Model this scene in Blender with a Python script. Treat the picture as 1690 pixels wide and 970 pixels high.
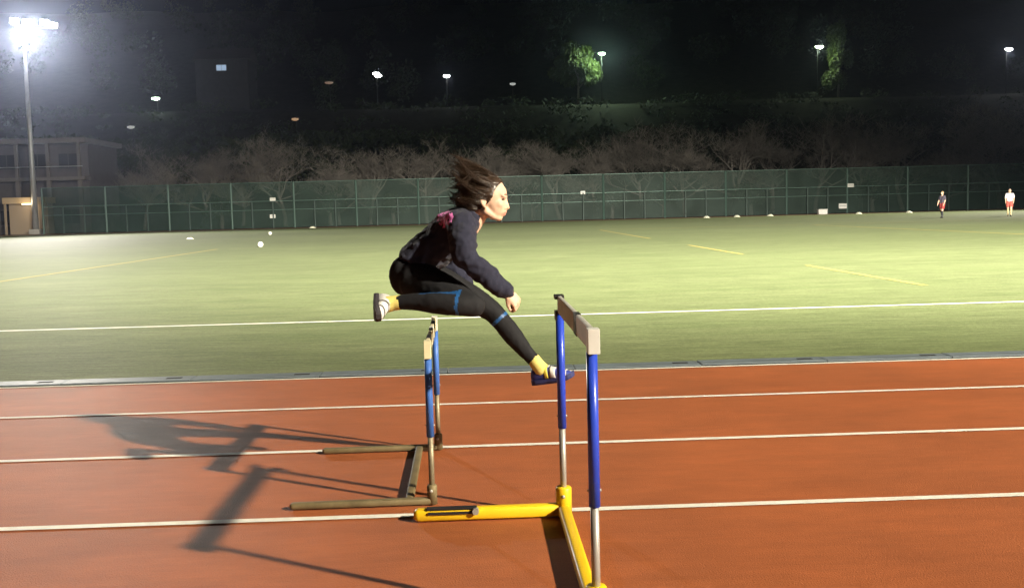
import bpy, bmesh, math, random
from mathutils import Vector, Matrix, noise

R = math.radians
random.seed(7)
scene = bpy.context.scene
for o in list(bpy.data.objects):
    bpy.data.objects.remove(o)
COL = scene.collection

# ------------------------------------------------------------------ camera
CAM_H, F_PX, PW, PH = 1.27, 1680.0, 1690.0, 970.0
CAM_M = (Matrix.Rotation(R(-1.6), 4, 'Z') @ Matrix.Rotation(R(90 - 4.76), 4, 'X')
         @ Matrix.Rotation(R(-1.48), 4, 'Z'))
cam_data = bpy.data.cameras.new('camera')
cam_data.sensor_width = 36.0
cam_data.lens = 36.0 * F_PX / PW
cam_data.clip_start = 0.05
cam_data.clip_end = 2000
cam = bpy.data.objects.new('camera', cam_data)
cam.matrix_world = Matrix.Translation((0, 0, CAM_H)) @ CAM_M
COL.objects.link(cam)
scene.camera = cam


def ray(x, y):
    return CAM_M.to_3x3() @ Vector(((x - PW / 2) / F_PX, -(y - PH / 2) / F_PX, -1.0))


def P(x, y, D):
    """photo pixel -> point on the upright plane at distance D from the camera"""
    d = ray(x, y)
    return Vector((0, 0, CAM_H)) + d * (D / d.y)


def G(x, y, z=0.0):
    """photo pixel -> point on the ground"""
    d = ray(x, y)
    return Vector((0, 0, CAM_H)) + d * ((z - CAM_H) / d.z)


# ------------------------------------------------------------------ night sky
world = bpy.data.worlds.new('World')
scene.world = world
world.use_nodes = True
wn = world.node_tree.nodes
wl = world.node_tree.links
sky = wn.new('ShaderNodeTexSky')
sky.sky_type = 'NISHITA'
sky.sun_disc = False
sky.sun_elevation = R(-6)
sky.sun_rotation = R(200)
wn['Background'].inputs['Strength'].default_value = 0.06
wl.new(sky.outputs['Color'], wn['Background'].inputs['Color'])

scene.view_settings.view_transform = 'Standard'
scene.view_settings.look = 'None'
scene.view_settings.exposure = 0.0
scene.view_settings.gamma = 1.0
scene.cycles.use_denoising = True
scene.cycles.max_bounces = 5
scene.cycles.volume_bounces = 0
scene.cycles.sample_clamp_indirect = 3.0


# floodlight lamps: (position of the mast foot, height, aim point, power, cone, radius, colour)
KEY_FOOT = Vector((33.8, -18.6, 0))
FLOODS = [
    # key mast on the near side, behind the camera
    dict(foot=KEY_FOOT, h=20.3, aim=(0, 30, 0), power=285000, cone=82, blend=1.0, rad=0.5, col=(1.0, 0.90, 0.70)),
    # mast in view on the far left
    dict(foot=None, h=19.5, aim=(-20, 66, 0), power=105000, cone=64, blend=0.9, rad=0.5, col=(1.0, 0.94, 0.84)),
    # far right mast
    dict(foot=Vector((68.0, 97.0, 0)), h=19.5, aim=(20, 77, 0), power=190000, cone=58, blend=0.9, rad=0.5, col=(1.0, 0.94, 0.74)),
    # second near side mast behind the camera, lighting the middle and far half of the pitch
    dict(foot=Vector((20.0, -23.0, 0)), h=20.5, aim=(10, 35, 0), power=1250000, cone=32, blend=1.0, wide=2.5, rad=0.5, col=(1.0, 0.94, 0.80)),
]


# ------------------------------------------------------------------ materials
MATS = {}


def mat(name, col, rough=0.6, metal=0.0, spec=0.4, var=0.0, var_scale=20.0, bump=0.0, bump_scale=200.0,
        stretch=None, emit=None, estr=0.0, coord='Object', col2=None):
    if name in MATS:
        return MATS[name]
    m = bpy.data.materials.new(name)
    m.use_nodes = True
    n, l = m.node_tree.nodes, m.node_tree.links
    b = n['Principled BSDF']
    b.inputs['Base Color'].default_value = (*col, 1)
    b.inputs['Roughness'].default_value = rough
    b.inputs['Metallic'].default_value = metal
    b.inputs['Specular IOR Level'].default_value = spec
    if emit:
        b.inputs['Emission Color'].default_value = (*emit, 1)
        b.inputs['Emission Strength'].default_value = estr
    tc = n.new('ShaderNodeTexCoord')
    src = tc.outputs[coord]
    if stretch:
        mp = n.new('ShaderNodeMapping')
        mp.inputs['Scale'].default_value = stretch
        l.new(src, mp.inputs['Vector'])
        src = mp.outputs['Vector']
    if var > 0:
        nz = n.new('ShaderNodeTexNoise')
        nz.inputs['Scale'].default_value = var_scale
        nz.inputs['Detail'].default_value = 6
        nz.inputs['Roughness'].default_value = 0.65
        l.new(src, nz.inputs['Vector'])
        rp = n.new('ShaderNodeValToRGB')
        rp.color_ramp.elements[0].position = 0.3
        rp.color_ramp.elements[1].position = 0.7
        c2 = col2 or tuple(c * (1 + var) for c in col)
        rp.color_ramp.elements[0].color = (*[c * (1 - var) for c in col], 1)
        rp.color_ramp.elements[1].color = (*c2, 1)
        l.new(nz.outputs['Fac'], rp.inputs['Fac'])
        l.new(rp.outputs['Color'], b.inputs['Base Color'])
    if bump > 0:
        nb = n.new('ShaderNodeTexNoise')
        nb.inputs['Scale'].default_value = bump_scale
        nb.inputs['Detail'].default_value = 3
        l.new(src, nb.inputs['Vector'])
        bp = n.new('ShaderNodeBump')
        bp.inputs['Strength'].default_value = bump
        bp.inputs['Distance'].default_value = 0.01
        l.new(nb.outputs['Fac'], bp.inputs['Height'])
        l.new(bp.outputs['Normal'], b.inputs['Normal'])
    MATS[name] = m
    return m


def ground_mat(name, layers, base, rough, spec, bump, bump_scale, stretch=(1, 1, 1)):
    """base colour times several noise layers: (scale, stretch, low, high)"""
    m = bpy.data.materials.new(name)
    m.use_nodes = True
    n, l = m.node_tree.nodes, m.node_tree.links
    b = n['Principled BSDF']
    b.inputs['Roughness'].default_value = rough
    b.inputs['Specular IOR Level'].default_value = spec
    tc = n.new('ShaderNodeTexCoord')
    cur = n.new('ShaderNodeRGB')
    cur.outputs[0].default_value = (*base, 1)
    cur = cur.outputs[0]
    for sc, st, lo, hi in layers:
        mp = n.new('ShaderNodeMapping')
        mp.inputs['Scale'].default_value = st
        l.new(tc.outputs['Object'], mp.inputs['Vector'])
        nz = n.new('ShaderNodeTexNoise')
        nz.inputs['Scale'].default_value = sc
        nz.inputs['Detail'].default_value = 4
        nz.inputs['Roughness'].default_value = 0.6
        l.new(mp.outputs['Vector'], nz.inputs['Vector'])
        rp = n.new('ShaderNodeValToRGB')
        rp.color_ramp.elements[0].position = 0.3
        rp.color_ramp.elements[1].position = 0.7
        rp.color_ramp.elements[0].color = (*(lo if isinstance(lo, tuple) else (lo,) * 3), 1)
        rp.color_ramp.elements[1].color = (*(hi if isinstance(hi, tuple) else (hi,) * 3), 1)
        l.new(nz.outputs['Fac'], rp.inputs['Fac'])
        mx = n.new('ShaderNodeMix')
        mx.data_type = 'RGBA'
        mx.blend_type = 'MULTIPLY'
        mx.clamp_result = False
        mx.inputs['Factor'].default_value = 1
        l.new(cur, mx.inputs[6])
        l.new(rp.outputs['Color'], mx.inputs[7])
        cur = mx.outputs[2]
    l.new(cur, b.inputs['Base Color'])
    mp = n.new('ShaderNodeMapping')
    mp.inputs['Scale'].default_value = stretch
    l.new(tc.outputs['Object'], mp.inputs['Vector'])
    nb = n.new('ShaderNodeTexNoise')
    nb.inputs['Scale'].default_value = bump_scale
    nb.inputs['Detail'].default_value = 4
    l.new(mp.outputs['Vector'], nb.inputs['Vector'])
    bp = n.new('ShaderNodeBump')
    bp.inputs['Strength'].default_value = bump
    bp.inputs['Distance'].default_value = 0.008
    l.new(nb.outputs['Fac'], bp.inputs['Height'])
    l.new(bp.outputs['Normal'], b.inputs['Normal'])
    return m


M_TRACK = ground_mat('track_rubber',
                     [(0.55, (0.5, 1, 1), 0.86, 1.14), (3.0, (0.6, 1.6, 1), 0.9, 1.1), (11.0, (0.5, 1.6, 1), 0.93, 1.07), (24.0, (0.2, 2.4, 1), 0.92, 1.05), (0.9, (1.3, 0.8, 1), (0.92, 0.95, 1.0), (1.06, 1.04, 1.02)), (150, (1, 1, 1), 0.84, 1.16)],
                     (0.345, 0.098, 0.031), 0.60, 0.40, 0.5, 160)
M_TURF = ground_mat('artificial_turf',
                    [(0.12, (0.4, 1, 1), 0.88, 1.12), (1.1, (0.35, 1.5, 1), (0.84, 0.88, 0.82), (1.16, 1.12, 1.18)),
                     (7.0, (0.25, 2.2, 1), 0.72, 1.28), (60, (0.5, 1, 1), 0.7, 1.3)],
                    (0.124, 0.150, 0.064), 0.72, 0.3, 0.5, 70)
M_EARTH = ground_mat('dark_earth', [(0.6, (1, 1, 1), 0.7, 1.3), (9, (1, 1, 1), 0.7, 1.3)], (0.030, 0.030, 0.022), 0.9, 0.2, 0.5, 20)
M_LINE = mat('line_paint', (0.74, 0.71, 0.63), 0.6, var=0.14, var_scale=9, bump=0.25, bump_scale=160)
M_YLINE = mat('yellow_line_paint', (0.36, 0.30, 0.08), 0.75, var=0.2, var_scale=6)
M_DRAIN = mat('drain_cover', (0.115, 0.140, 0.155), 0.55, metal=0.0, spec=0.4, var=0.22, var_scale=4, bump=0.1, bump_scale=40)
M_DARK = mat('dark_gap', (0.012, 0.012, 0.012), 0.8)


# ------------------------------------------------------------------ mesh helpers
class MB:
    def __init__(s):
        s.v, s.f, s.mi = [], [], []

    def face(s, idx, mi=0):
        s.f.append(idx)
        s.mi.append(mi)

    def box(s, x0, x1, y0, y1, z0, z1, mi=0, M=None):
        b = len(s.v)
        for z in (z0, z1):
            for x, y in ((x0, y0), (x1, y0), (x1, y1), (x0, y1)):
                p = Vector((x, y, z))
                s.v.append(M @ p if M else p)
        for q in ((0, 3, 2, 1), (4, 5, 6, 7), (0, 1, 5, 4), (1, 2, 6, 5), (2, 3, 7, 6), (3, 0, 4, 7)):
            s.face([b + i for i in q], mi)
        return s

    def ring(s, c, a, b, n):
        i0 = len(s.v)
        for k in range(n):
            t = 2 * math.pi * k / n
            s.v.append(c + a * math.cos(t) + b * math.sin(t))
        return list(range(i0, i0 + n))

    def skin(s, rings, mi=0, cap=True):
        n = len(rings[0])
        for A, B in zip(rings, rings[1:]):
            for k in range(n):
                s.face([A[k], A[(k + 1) % n], B[(k + 1) % n], B[k]], mi)
        if cap:
            s.face(list(reversed(rings[0])), mi)
            s.face(list(rings[-1]), mi)

    def tube(s, pts, rad, n=10, mi=0, round_caps=False):
        pts = [Vector(p) for p in pts]
        if not isinstance(rad, (list, tuple)):
            rad = [rad] * len(pts)
        rad = list(rad)
        if round_caps:
            d0 = (pts[0] - pts[1]).normalized()
            d1 = (pts[-1] - pts[-2]).normalized()
            r0, r1 = rad[0], rad[-1]
            hs = (0.97, 0.8, 0.5)
            pre = [(pts[0] + d0 * r0 * h, r0 * math.sqrt(1 - h * h)) for h in hs]
            post = [(pts[-1] + d1 * r1 * h, r1 * math.sqrt(1 - h * h)) for h in reversed(hs)]
            pts = [p for p, _ in pre] + pts + [p for p, _ in post]
            rad = [r for _, r in pre] + rad + [r for _, r in post]
        rings = []
        up = None
        for i, p in enumerate(pts):
            d = (pts[min(i + 1, len(pts) - 1)] - pts[max(i - 1, 0)]).normalized()
            if up is None:
                up = Vector((0, 0, 1)) if abs(d.z) < 0.9 else Vector((1, 0, 0))
            a = (up - d * up.dot(d))
            if a.length < 1e-4:
                a = d.orthogonal()
            a.normalize()
            up = a
            rings.append(s.ring(p, a * rad[i], d.cross(a) * rad[i], n))
        s.skin(rings, mi)
        return s

    def ellipsoid(s, c, r, n=12, m=8, M=None, mi=0):
        c = Vector(c)
        rings = []
        for j in range(m + 1):
            ph = -math.pi / 2 + math.pi * (j + 0.25) / (m + 0.5) if j in (0, m) else -math.pi / 2 + math.pi * j / m
            i0 = len(s.v)
            for k in range(n):
                t = 2 * math.pi * k / n
                q = Vector((r[0] * math.cos(ph) * math.cos(t), r[1] * math.cos(ph) * math.sin(t), r[2] * math.sin(ph)))
                s.v.append(c + (M @ q if M else q))
            rings.append(list(range(i0, i0 + n)))
        s.skin(rings, mi)
        return s

    def quad(s, pts, mi=0):
        b = len(s.v)
        s.v += [Vector(p) for p in pts]
        s.face(list(range(b, b + len(pts))), mi)
        return s

    def mesh(s, name, mats, smooth=False):
        me = bpy.data.meshes.new(name)
        me.from_pydata([tuple(v) for v in s.v], [], s.f)
        for m in (mats if isinstance(mats, (list, tuple)) else [mats]):
            me.materials.append(m)
        if len(me.materials) > 1:
            me.polygons.foreach_set('material_index', s.mi)
        if smooth:
            me.polygons.foreach_set('use_smooth', [True] * len(me.polygons))
        me.update()
        return me

    def build(s, name, mats, parent=None, smooth=False, bevel=0.0):
        me = s.mesh(name, mats, smooth)
        o = link(name, me, parent)
        if bevel > 0:
            bm = bmesh.new()
            bm.from_mesh(me)
            bmesh.ops.bevel(bm, geom=list(bm.edges), offset=bevel, segments=2, affect='EDGES', profile=0.6)
            bm.to_mesh(me)
            bm.free()
        return o


def link(name, data, parent=None):
    o = bpy.data.objects.new(name, data)
    COL.objects.link(o)
    if parent is not None:
        o.parent = parent
    return o


def tag(o, label, cat, group=None):
    o['label'] = label
    o['category'] = cat
    if group:
        o['group'] = group
    return o


def thing(name, label, cat, loc=(0, 0, 0), rz=0.0, group=None):
    o = link(name, None)
    o.location = loc
    o.rotation_euler = (0, 0, rz)
    return tag(o, label, cat, group)


def struct(name, mb, m, parent=None, **k):
    o = mb.build(name, m, parent, **k)
    if parent is None:
        o['kind'] = 'structure'
    return o


def remesh(mb, voxel, smooth_iter=6, factor=0.5):
    """union of overlapping closed shapes -> one continuous skin"""
    me = mb.mesh('tmp', [])
    o = bpy.data.objects.new('tmp', me)
    COL.objects.link(o)
    md = o.modifiers.new('r', 'REMESH')
    md.mode = 'VOXEL'
    md.voxel_size = voxel
    sm = o.modifiers.new('s', 'SMOOTH')
    sm.iterations = smooth_iter
    sm.factor = factor
    dg = bpy.context.evaluated_depsgraph_get()
    out = bpy.data.meshes.new_from_object(o.evaluated_get(dg))
    bpy.data.objects.remove(o)
    out.polygons.foreach_set('use_smooth', [True] * len(out.polygons))
    return out


def wrinkle(me, amp, scale, seed=0.0, squash=(1, 1, 1)):
    nv = [0.0] * (3 * len(me.vertices))
    me.vertices.foreach_get('normal', nv)
    co = [0.0] * len(nv)
    me.vertices.foreach_get('co', co)
    for i in range(0, len(co), 3):
        p = Vector((co[i] * squash[0], co[i + 1] * squash[1], co[i + 2] * squash[2])) * scale + Vector((seed, seed, seed))
        a = amp * noise.fractal(p, 0.8, 2.0, 3)
        co[i] += nv[i] * a
        co[i + 1] += nv[i + 1] * a
        co[i + 2] += nv[i + 2] * a
    me.vertices.foreach_set('co', co)
    me.update()


def cr(pts, n=6):
    """Catmull-Rom through tuples (x, y, z, r...)"""
    out = []
    L = len(pts)
    for i in range(L - 1):
        p0, p1, p2, p3 = pts[max(i - 1, 0)], pts[i], pts[i + 1], pts[min(i + 2, L - 1)]
        for k in range(n):
            t = k / n
            out.append(tuple(0.5 * ((2 * b) + (-a + c) * t + (2 * a - 5 * b + 4 * c - d) * t * t
                                    + (-a + 3 * b - 3 * c + d) * t ** 3) for a, b, c, d in zip(p0, p1, p2, p3)))
    out.append(tuple(pts[-1]))
    return out


# ------------------------------------------------------------------ ground, track, field
XW = 130.0
FENCE_Y = 101.0
struct('ground', MB().quad([(-400, -120, -0.03), (400, -120, -0.03), (400, 420, -0.03), (-400, 420, -0.03)]), M_EARTH)

lane_near = G(845, 845).y
LW = 1.22
L4 = lane_near + 3 * LW            # inner edge line of the track
track = struct('running_track', MB().box(-XW, XW, -9.0, L4 + 0.03, -0.028, 0.0), M_TRACK)
lines_y = [L4 - k * LW for k in range(0, 9)]
for k, y in enumerate(lines_y):
    MB().quad([(-XW, y - 0.025, 0.004), (XW, y - 0.025, 0.004), (XW, y + 0.025, 0.004), (-XW, y + 0.025, 0.004)]).build('lane_line', M_LINE, track)
# drain channel with separate covers between track and turf
ch0, ch1 = L4 + 0.045, L4 + 0.25
chan = struct('drain_channel', MB().box(-XW, XW, L4 + 0.03, L4 + 0.265, -0.028, 0.002), M_DARK)
cover = MB().box(-0.497, 0.497, 0.0, ch1 - ch0, 0.004, 0.016).mesh('drain_cover', M_DRAIN)
bm = bmesh.new(); bm.from_mesh(cover)
bmesh.ops.bevel(bm, geom=list(bm.edges), offset=0.004, segments=1, affect='EDGES')
bm.to_mesh(cover); bm.free()
slot = MB().box(-0.06, 0.06, 0.08, 0.13, 0.012, 0.018).mesh('grip_slot', M_DARK)
for k in range(-16, 17):
    c = link('drain_cover', cover, chan)
    c.location = (k * 1.0 + 0.2, ch0, random.uniform(-0.002, 0.003))
    c.rotation_euler = (0, 0, random.uniform(-0.004, 0.004))
    s_ = link('grip_slot', slot, c)
    s_.location = (0.35, 0, 0)
MB().box(-XW, -16.35, ch0, ch1, 0.004, 0.016).build('drain_cover_run', M_DRAIN, chan)
MB().box(16.75, XW, ch0, ch1, 0.004, 0.016).build('drain_cover_run', M_DRAIN, chan)

TURF_Y0 = L4 + 0.265
turf = struct('football_pitch', MB().box(-XW, XW, TURF_Y0, 95.0, -0.028, 0.006), M_TURF)
far_track = struct('far_track', MB().box(-XW, XW, 95.0, FENCE_Y + 1.0, -0.028, 0.003), mat('far_track', (0.16, 0.075, 0.045), 0.7, var=0.2, var_scale=1))


def field_line(x0, x1, y0, y1, m):
    MB().quad([(x0, y0, 0.010), (x1, y0, 0.010), (x1, y1, 0.010), (x0, y1, 0.010)]).build('field_line', m, turf)


ty = G(845, 523).y
field_line(-XW, XW, ty - 0.05, ty + 0.05, M_LINE)
a = G(1515, 472); b = G(1340, 438)
xd = (a.x + b.x) / 2
for (ya, yb) in ((a.y, b.y), (G(1235, 420).y, G(1165, 404).y), (G(1112, 393).y, G(1062, 378).y)):
    field_line(xd - 0.05, xd + 0.05, ya, yb, M_YLINE)
xr = (G(1430, 374).x + G(1690, 389).x) / 2
field_line(xr - 0.06, xr + 0.06, G(1690, 389).y - 8, G(1430, 374).y + 6, M_YLINE)
field_line(xd - 0.05, xr - 0.06, G(1062, 378).y + 0.5, G(1062, 378).y + 0.65, M_YLINE)
field_line(xr + 0.06, xr + 22, 55.0, 55.15, M_YLINE)
xl = (G(0, 468).x + G(210, 432).x) / 2
field_line(xl - 0.06, xl + 0.06, 14.0, 40.0, M_YLINE)

# ------------------------------------------------------------------ hillside
def hill_z(x, y):
    prof = [(112, -0.5), (122, 0.5), (150, 6.5), (172, 12.5), (184, 20.0), (204, 20.5), (240, 36.0), (330, 66.0), (420, 78.0)]
    z = prof[0][1]
    if y >= prof[-1][0]:
        z = prof[-1][1]
    else:
        for (a, za), (b, zb) in zip(prof, prof[1:]):
            if a <= y <= b:
                z = za + (zb - za) * (y - a) / (b - a)
                break
    w = max(0.0, min(1.0, (y - 115) / 30))
    if 160 < y < 206:
        w *= 0.25
    return z + w * 2.2 * noise.noise(Vector((x * 0.03, y * 0.03, 3.1)))


mb = MB()
nx, ny = 90, 60
for j in range(ny + 1):
    for i in range(nx + 1):
        x = -220 + 440 * i / nx
        y = 112 + 300 * j / ny
        mb.v.append(Vector((x, y, hill_z(x, y))))
for j in range(ny):
    for i in range(nx):
        q = j * (nx + 1) + i
        mb.face([q, q + 1, q + nx + 2, q + nx + 1])
struct('hillside', mb, M_EARTH, smooth=True)

# ------------------------------------------------------------------ floodlight masts
M_STEEL = mat('galvanised_steel', (0.42, 0.43, 0.44), 0.45, metal=0.6, var=0.12, var_scale=3)
M_HOUS = mat('lamp_housing', (0.10, 0.10, 0.11), 0.5, metal=0.3)
M_LENS = mat('floodlight_lens', (0.9, 0.9, 0.9), 0.3, emit=(1.0, 0.97, 1.0), estr=90.0)


def mast(foot, h, aim, power, cone, blend, rad, col, label, heads, wide=1.0):
    root = thing('floodlight_mast', label, 'floodlight', foot, 0, 'floodlight masts round the pitch')
    aim = Vector(aim)
    d = (aim - (foot + Vector((0, 0, h)))).normalized()
    fl = Vector((d.x, d.y, 0)).normalized()
    sd = Vector((-fl.y, fl.x, 0))          # to the left seen from behind the lamps
    pole = MB()
    pole.tube([(0, 0, 0), (0, 0, h * 0.5), (0, 0, h)], [0.30, 0.24, 0.15], 12)
    pole.build('pole', M_STEEL, root, smooth=True)
    MB().box(-0.5, 0.5, -0.5, 0.5, 0, 0.5).build('plinth', mat('concrete', (0.32, 0.31, 0.29), 0.85, var=0.15, var_scale=3), root, bevel=0.02)
    zs = sorted(set(z for _, z in heads))
    for z in zs:
        xs = [s for s, zz in heads if zz == z] + [0]
        p0 = sd * (min(xs) - 0.3) + Vector((0, 0, h + z - 0.32))
        p1 = sd * (max(xs) + 0.3) + Vector((0, 0, h + z - 0.32))
        MB().tube([p0, p1], 0.06, 8).build('crossarm', M_STEEL, root)
    MB().tube([(0, 0, h - 0.1), (0, 0, h + max(zs) - 0.2)], 0.09, 10).build('mast_head', M_STEEL, root)
    for s, z in heads:
        c = sd * s + Vector((0, 0, h + z)) + fl * 0.25
        zz = -d
        xx = sd
        yy = zz.cross(xx).normalized()
        Mx = Matrix.Translation(c) @ Matrix((xx, yy, zz)).transposed().to_4x4()
        f = MB()
        f.box(-0.42, 0.42, -0.28, 0.28, -0.02, 0.22, 0, Mx)
        f.box(-0.30, 0.30, -0.18, 0.18, 0.22, 0.32, 0, Mx)
        fx = f.build('lamp_head', M_HOUS, root)
        MB().box(-0.38, 0.38, -0.24, 0.24, -0.045, -0.021, 0, Mx).build('lens', M_LENS, fx)
        MB().tube([c, sd * s + Vector((0, 0, h + z - 0.32))], 0.035, 6).build('bracket', M_STEEL, fx)
    lz = max(z for _, z in heads) * 0.5
    ld = bpy.data.lights.new('floodlight_beam', 'SPOT')
    ld.energy = power
    ld.spot_size = R(cone)
    ld.spot_blend = blend
    ld.shadow_soft_size = rad
    ld.color = col
    lo = bpy.data.objects.new('floodlight_beam', ld)
    COL.objects.link(lo)
    lo.parent = root
    lo.location = Vector((0, 0, h + lz)) + fl * 1.0
    lo.rotation_euler = d.to_track_quat('-Z', 'Y').to_euler()
    lo.scale = (wide, 1, 1)
    return root


mast_foot = P(60, 386, 102.5); mast_foot.z = 0
FLOODS[1]['foot'] = mast_foot
top = P(36, 82, 102.5)
FLOODS[1]['h'] = top.z
heads3 = [(-1.9, 0.9), (-0.9, 0.9), (0.6, 0.9), (1.9, 0.9), (-1.2, 2.4), (0.2, 2.4), (1.4, 2.4)]
mast(**FLOODS[0], label='tall steel floodlight mast on the near side of the track, behind the runner lane', heads=[(-1.0, 0.4), (0, 0.4), (1.0, 0.4), (-0.5, 1.2), (0.5, 1.2)])
mast(**FLOODS[1], label='tall steel floodlight mast shining at the far left edge of the pitch', heads=[(0.6, 1.0), (-0.8, 2.6), (0.35, 2.6), (1.9, 2.7), (2.7, 2.5)])
mast(**FLOODS[3], label='tall steel floodlight mast on the near side of the track, aimed across the pitch', heads=[(-1.0, 0.4), (0, 0.4), (1.0, 0.4), (-0.5, 1.2), (0.5, 1.2)])
mast(**FLOODS[2], label='tall steel floodlight mast beyond the far right end of the pitch', heads=[(-1.0, 0.4), (0, 0.4), (1.0, 0.4), (-0.5, 1.2), (0.5, 1.2)])

# ------------------------------------------------------------------ fence
M_FPOST = mat('fence_post_green', (0.045, 0.085, 0.070), 0.5, metal=0.2)
M_FRAIL = mat('fence_rail', (0.085, 0.14, 0.12), 0.45, metal=0.3)


def mesh_mat():
    m = bpy.data.materials.new('green_fence_netting')
    m.use_nodes = True
    n, l = m.node_tree.nodes, m.node_tree.links
    b = n['Principled BSDF']
    b.inputs['Base Color'].default_value = (0.014, 0.043, 0.030, 1)
    b.inputs['Roughness'].default_value = 0.6
    tc = n.new('ShaderNodeTexCoord')
    nz = n.new('ShaderNodeTexNoise')
    nz.inputs['Scale'].default_value = 0.5
    nz.inputs['Detail'].default_value = 5
    l.new(tc.outputs['Object'], nz.inputs['Vector'])
    mr = n.new('ShaderNodeMapRange')
    mr.inputs[1].default_value = 0.3
    mr.inputs[2].default_value = 0.7
    mr.inputs[3].default_value = 0.25
    mr.inputs[4].default_value = 0.5
    l.new(nz.outputs['Fac'], mr.inputs[0])
    tr = n.new('ShaderNodeBsdfTransparent')
    mx = n.new('ShaderNodeMixShader')
    l.new(mr.outputs[0], mx.inputs[0])
    l.new(tr.outputs[0], mx.inputs[1])
    l.new(b.outputs[0], mx.inputs[2])
    l.new(mx.outputs[0], n['Material Output'].inputs['Surface'])
    return m


M_NET = mesh_mat()
FH = P(1000, 287, FENCE_Y).z
RAIL = P(1000, 318, FENCE_Y).z
x_start = P(95, 380, FENCE_Y).x
fence = thing('sports_fence', 'tall green netting fence with steel posts along the far side of pitch', 'fence', (0, FENCE_Y, 0))
post_px = [1000]
step = 6.1
x0 = P(895, 350, FENCE_Y).x
k0 = int(math.floor((x_start - x0) / step))
xs = [x0 + step * k for k in range(k0, k0 + 24)]
pm = MB().tube([(0, 0, 0), (0, 0, FH)], 0.11, 8).mesh('post', M_FPOST)
sp = MB().tube([(0, 0, 0), (0, 0, RAIL)], 0.07, 6).mesh('short_post', mat('short_post_grey', (0.045, 0.07, 0.062), 0.6))
for i, x in enumerate(xs):
    p = link('post', pm, fence); p.location = (x, 0, 0)
    for q in (1, 2):
        p = link('short_post', sp, fence); p.location = (x + step * q / 3, -0.2, 0)
    if i < len(xs) - 1:
        w = xs[i + 1] - x
        MB().box(x + 0.11, x + w - 0.11, -0.01, 0.01, 0.05, RAIL - 0.09).build('netting_panel', M_NET, fence)
        MB().box(x + 0.11, x + w - 0.11, -0.01, 0.01, RAIL + 0.06, FH - 0.06).build('netting_panel', M_NET, fence)
        for z, r in ((RAIL, 0.045), (RAIL - 0.85, 0.03), (FH - 0.03, 0.035)):
            MB().tube([(x + 0.11, -0.04, z), (x + w - 0.11, -0.04, z)], r, 6).build('rail', M_FRAIL, fence)

M_WSIGN = mat('white_sign', (0.75, 0.74, 0.70), 0.5, var=0.1, var_scale=3)
for (px, py, w, h, lab) in ((1404, 306, 0.62, 0.36, 'small white sign high on the green fence, left of the dark-shirted player'),
                            (1391, 340, 0.80, 0.50, 'white notice board low on the green fence above a white box'),
                            (962, 318, 0.45, 0.30, 'small white sign on the fence rail to the right of the runner head'),
                            (450, 329, 0.55, 0.30, 'small white sign on the fence rail left of the runner'),
                            (450, 357, 0.55, 0.35, 'dim white notice low on the fence left of the runner')):
    c = P(px, py, FENCE_Y - 0.14)
    o = thing('fence_sign', lab, 'sign', c, 0, 'signs on the far fence')
    MB().box(-w / 2, w / 2, -0.012, 0.012, -h / 2, h / 2).build('panel', M_WSIGN, o, bevel=0.004)
    MB().box(-w / 2 + 0.06, w / 2 - 0.06, -0.016, -0.0125, -0.03, 0.03).build('text_band', mat('sign_grey', (0.3, 0.3, 0.3), 0.6), o)
# white crate-like box and low boards on the far edge of the pitch
bx = G(1357, 352.5)
o = thing('equipment_box', 'white box standing on the far edge of pitch by the fence', 'box', (P(1357, 350, 97).x, 97, 0.006))
MB().box(-0.42, 0.42, -0.25, 0.25, 0, 0.42).build('body', M_WSIGN, o, bevel=0.015)
MB().box(-0.44, 0.44, -0.27, 0.27, 0.422, 0.49).build('lid', M_WSIGN, o, bevel=0.01)
M_CONE = mat('cone_plastic', (0.80, 0.78, 0.62), 0.45)
cone_mb = MB()
rr = [(0.15, 0.0), (0.15, 0.012), (0.115, 0.05), (0.075, 0.10), (0.05, 0.12)]
cone_mb.skin([cone_mb.ring(Vector((0, 0, z)), Vector((r, 0, 0)), Vector((0, r, 0)), 14) for r, z in rr])
cone_me = cone_mb.mesh('marker_cone', M_CONE, True)
for (px, D, lab) in ((1166, 93.5, 'low white marker cone on far pitch edge, nearest the runner of the right-hand row'),
                     (1216, 94, 'low white marker cone on far pitch edge, second from the runner'),
                     (1271, 94.2, 'low white marker cone on far pitch edge, third from the runner'),
                     (1417, 92, 'low white marker cone on far pitch edge just right of the white box'),
                     (1500, 92, 'low white marker cone on far pitch edge left of the dark-shirted player'),
                     (312, 60, 'low white marker cone on the left side of pitch beyond the two balls'),
                     (515, 94, 'low white marker cone on far pitch edge left of the runner')):
    o = link('marker_cone', cone_me)
    o.location = (P(px, 360, D).x, D, 0.006)
    s = 2.2 if D > 80 else 1.5
    o.scale = (s, s, s * 0.6)
    tag(o, lab, 'cone', 'marker cones on the pitch')


def ball(px, py, lab):
    g = G(px, py, 0.006)
    o = thing('football', lab, 'ball', g, random.random(), 'white balls on the pitch')
    m = MB(); m.ellipsoid((0, 0, 0.11), (0.11, 0.11, 0.11), 20, 12)
    m.build('casing', mat('ball_white', (0.8, 0.79, 0.72), 0.4), o, smooth=True)
    for k in range(6):
        dr = Vector((math.cos(k * 1.05 + .3), math.sin(k * 1.05 + .3), (-0.35, 0.45)[k % 2])).normalized()
        q = dr.to_track_quat('Z', 'Y').to_matrix().to_4x4()
        pm_ = MB()
        c = pm_.ring(Vector((0, 0, 0.1105)), Vector((0.028, 0, 0)), Vector((0, 0.028, 0)), 5)
        pm_.face(c)
        pm_.v = [Matrix.Translation((0, 0, 0.11)) @ q @ v for v in pm_.v]
        pm_.build('patch', mat('ball_patch', (0.35, 0.35, 0.33), 0.5), o)
    return o


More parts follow.
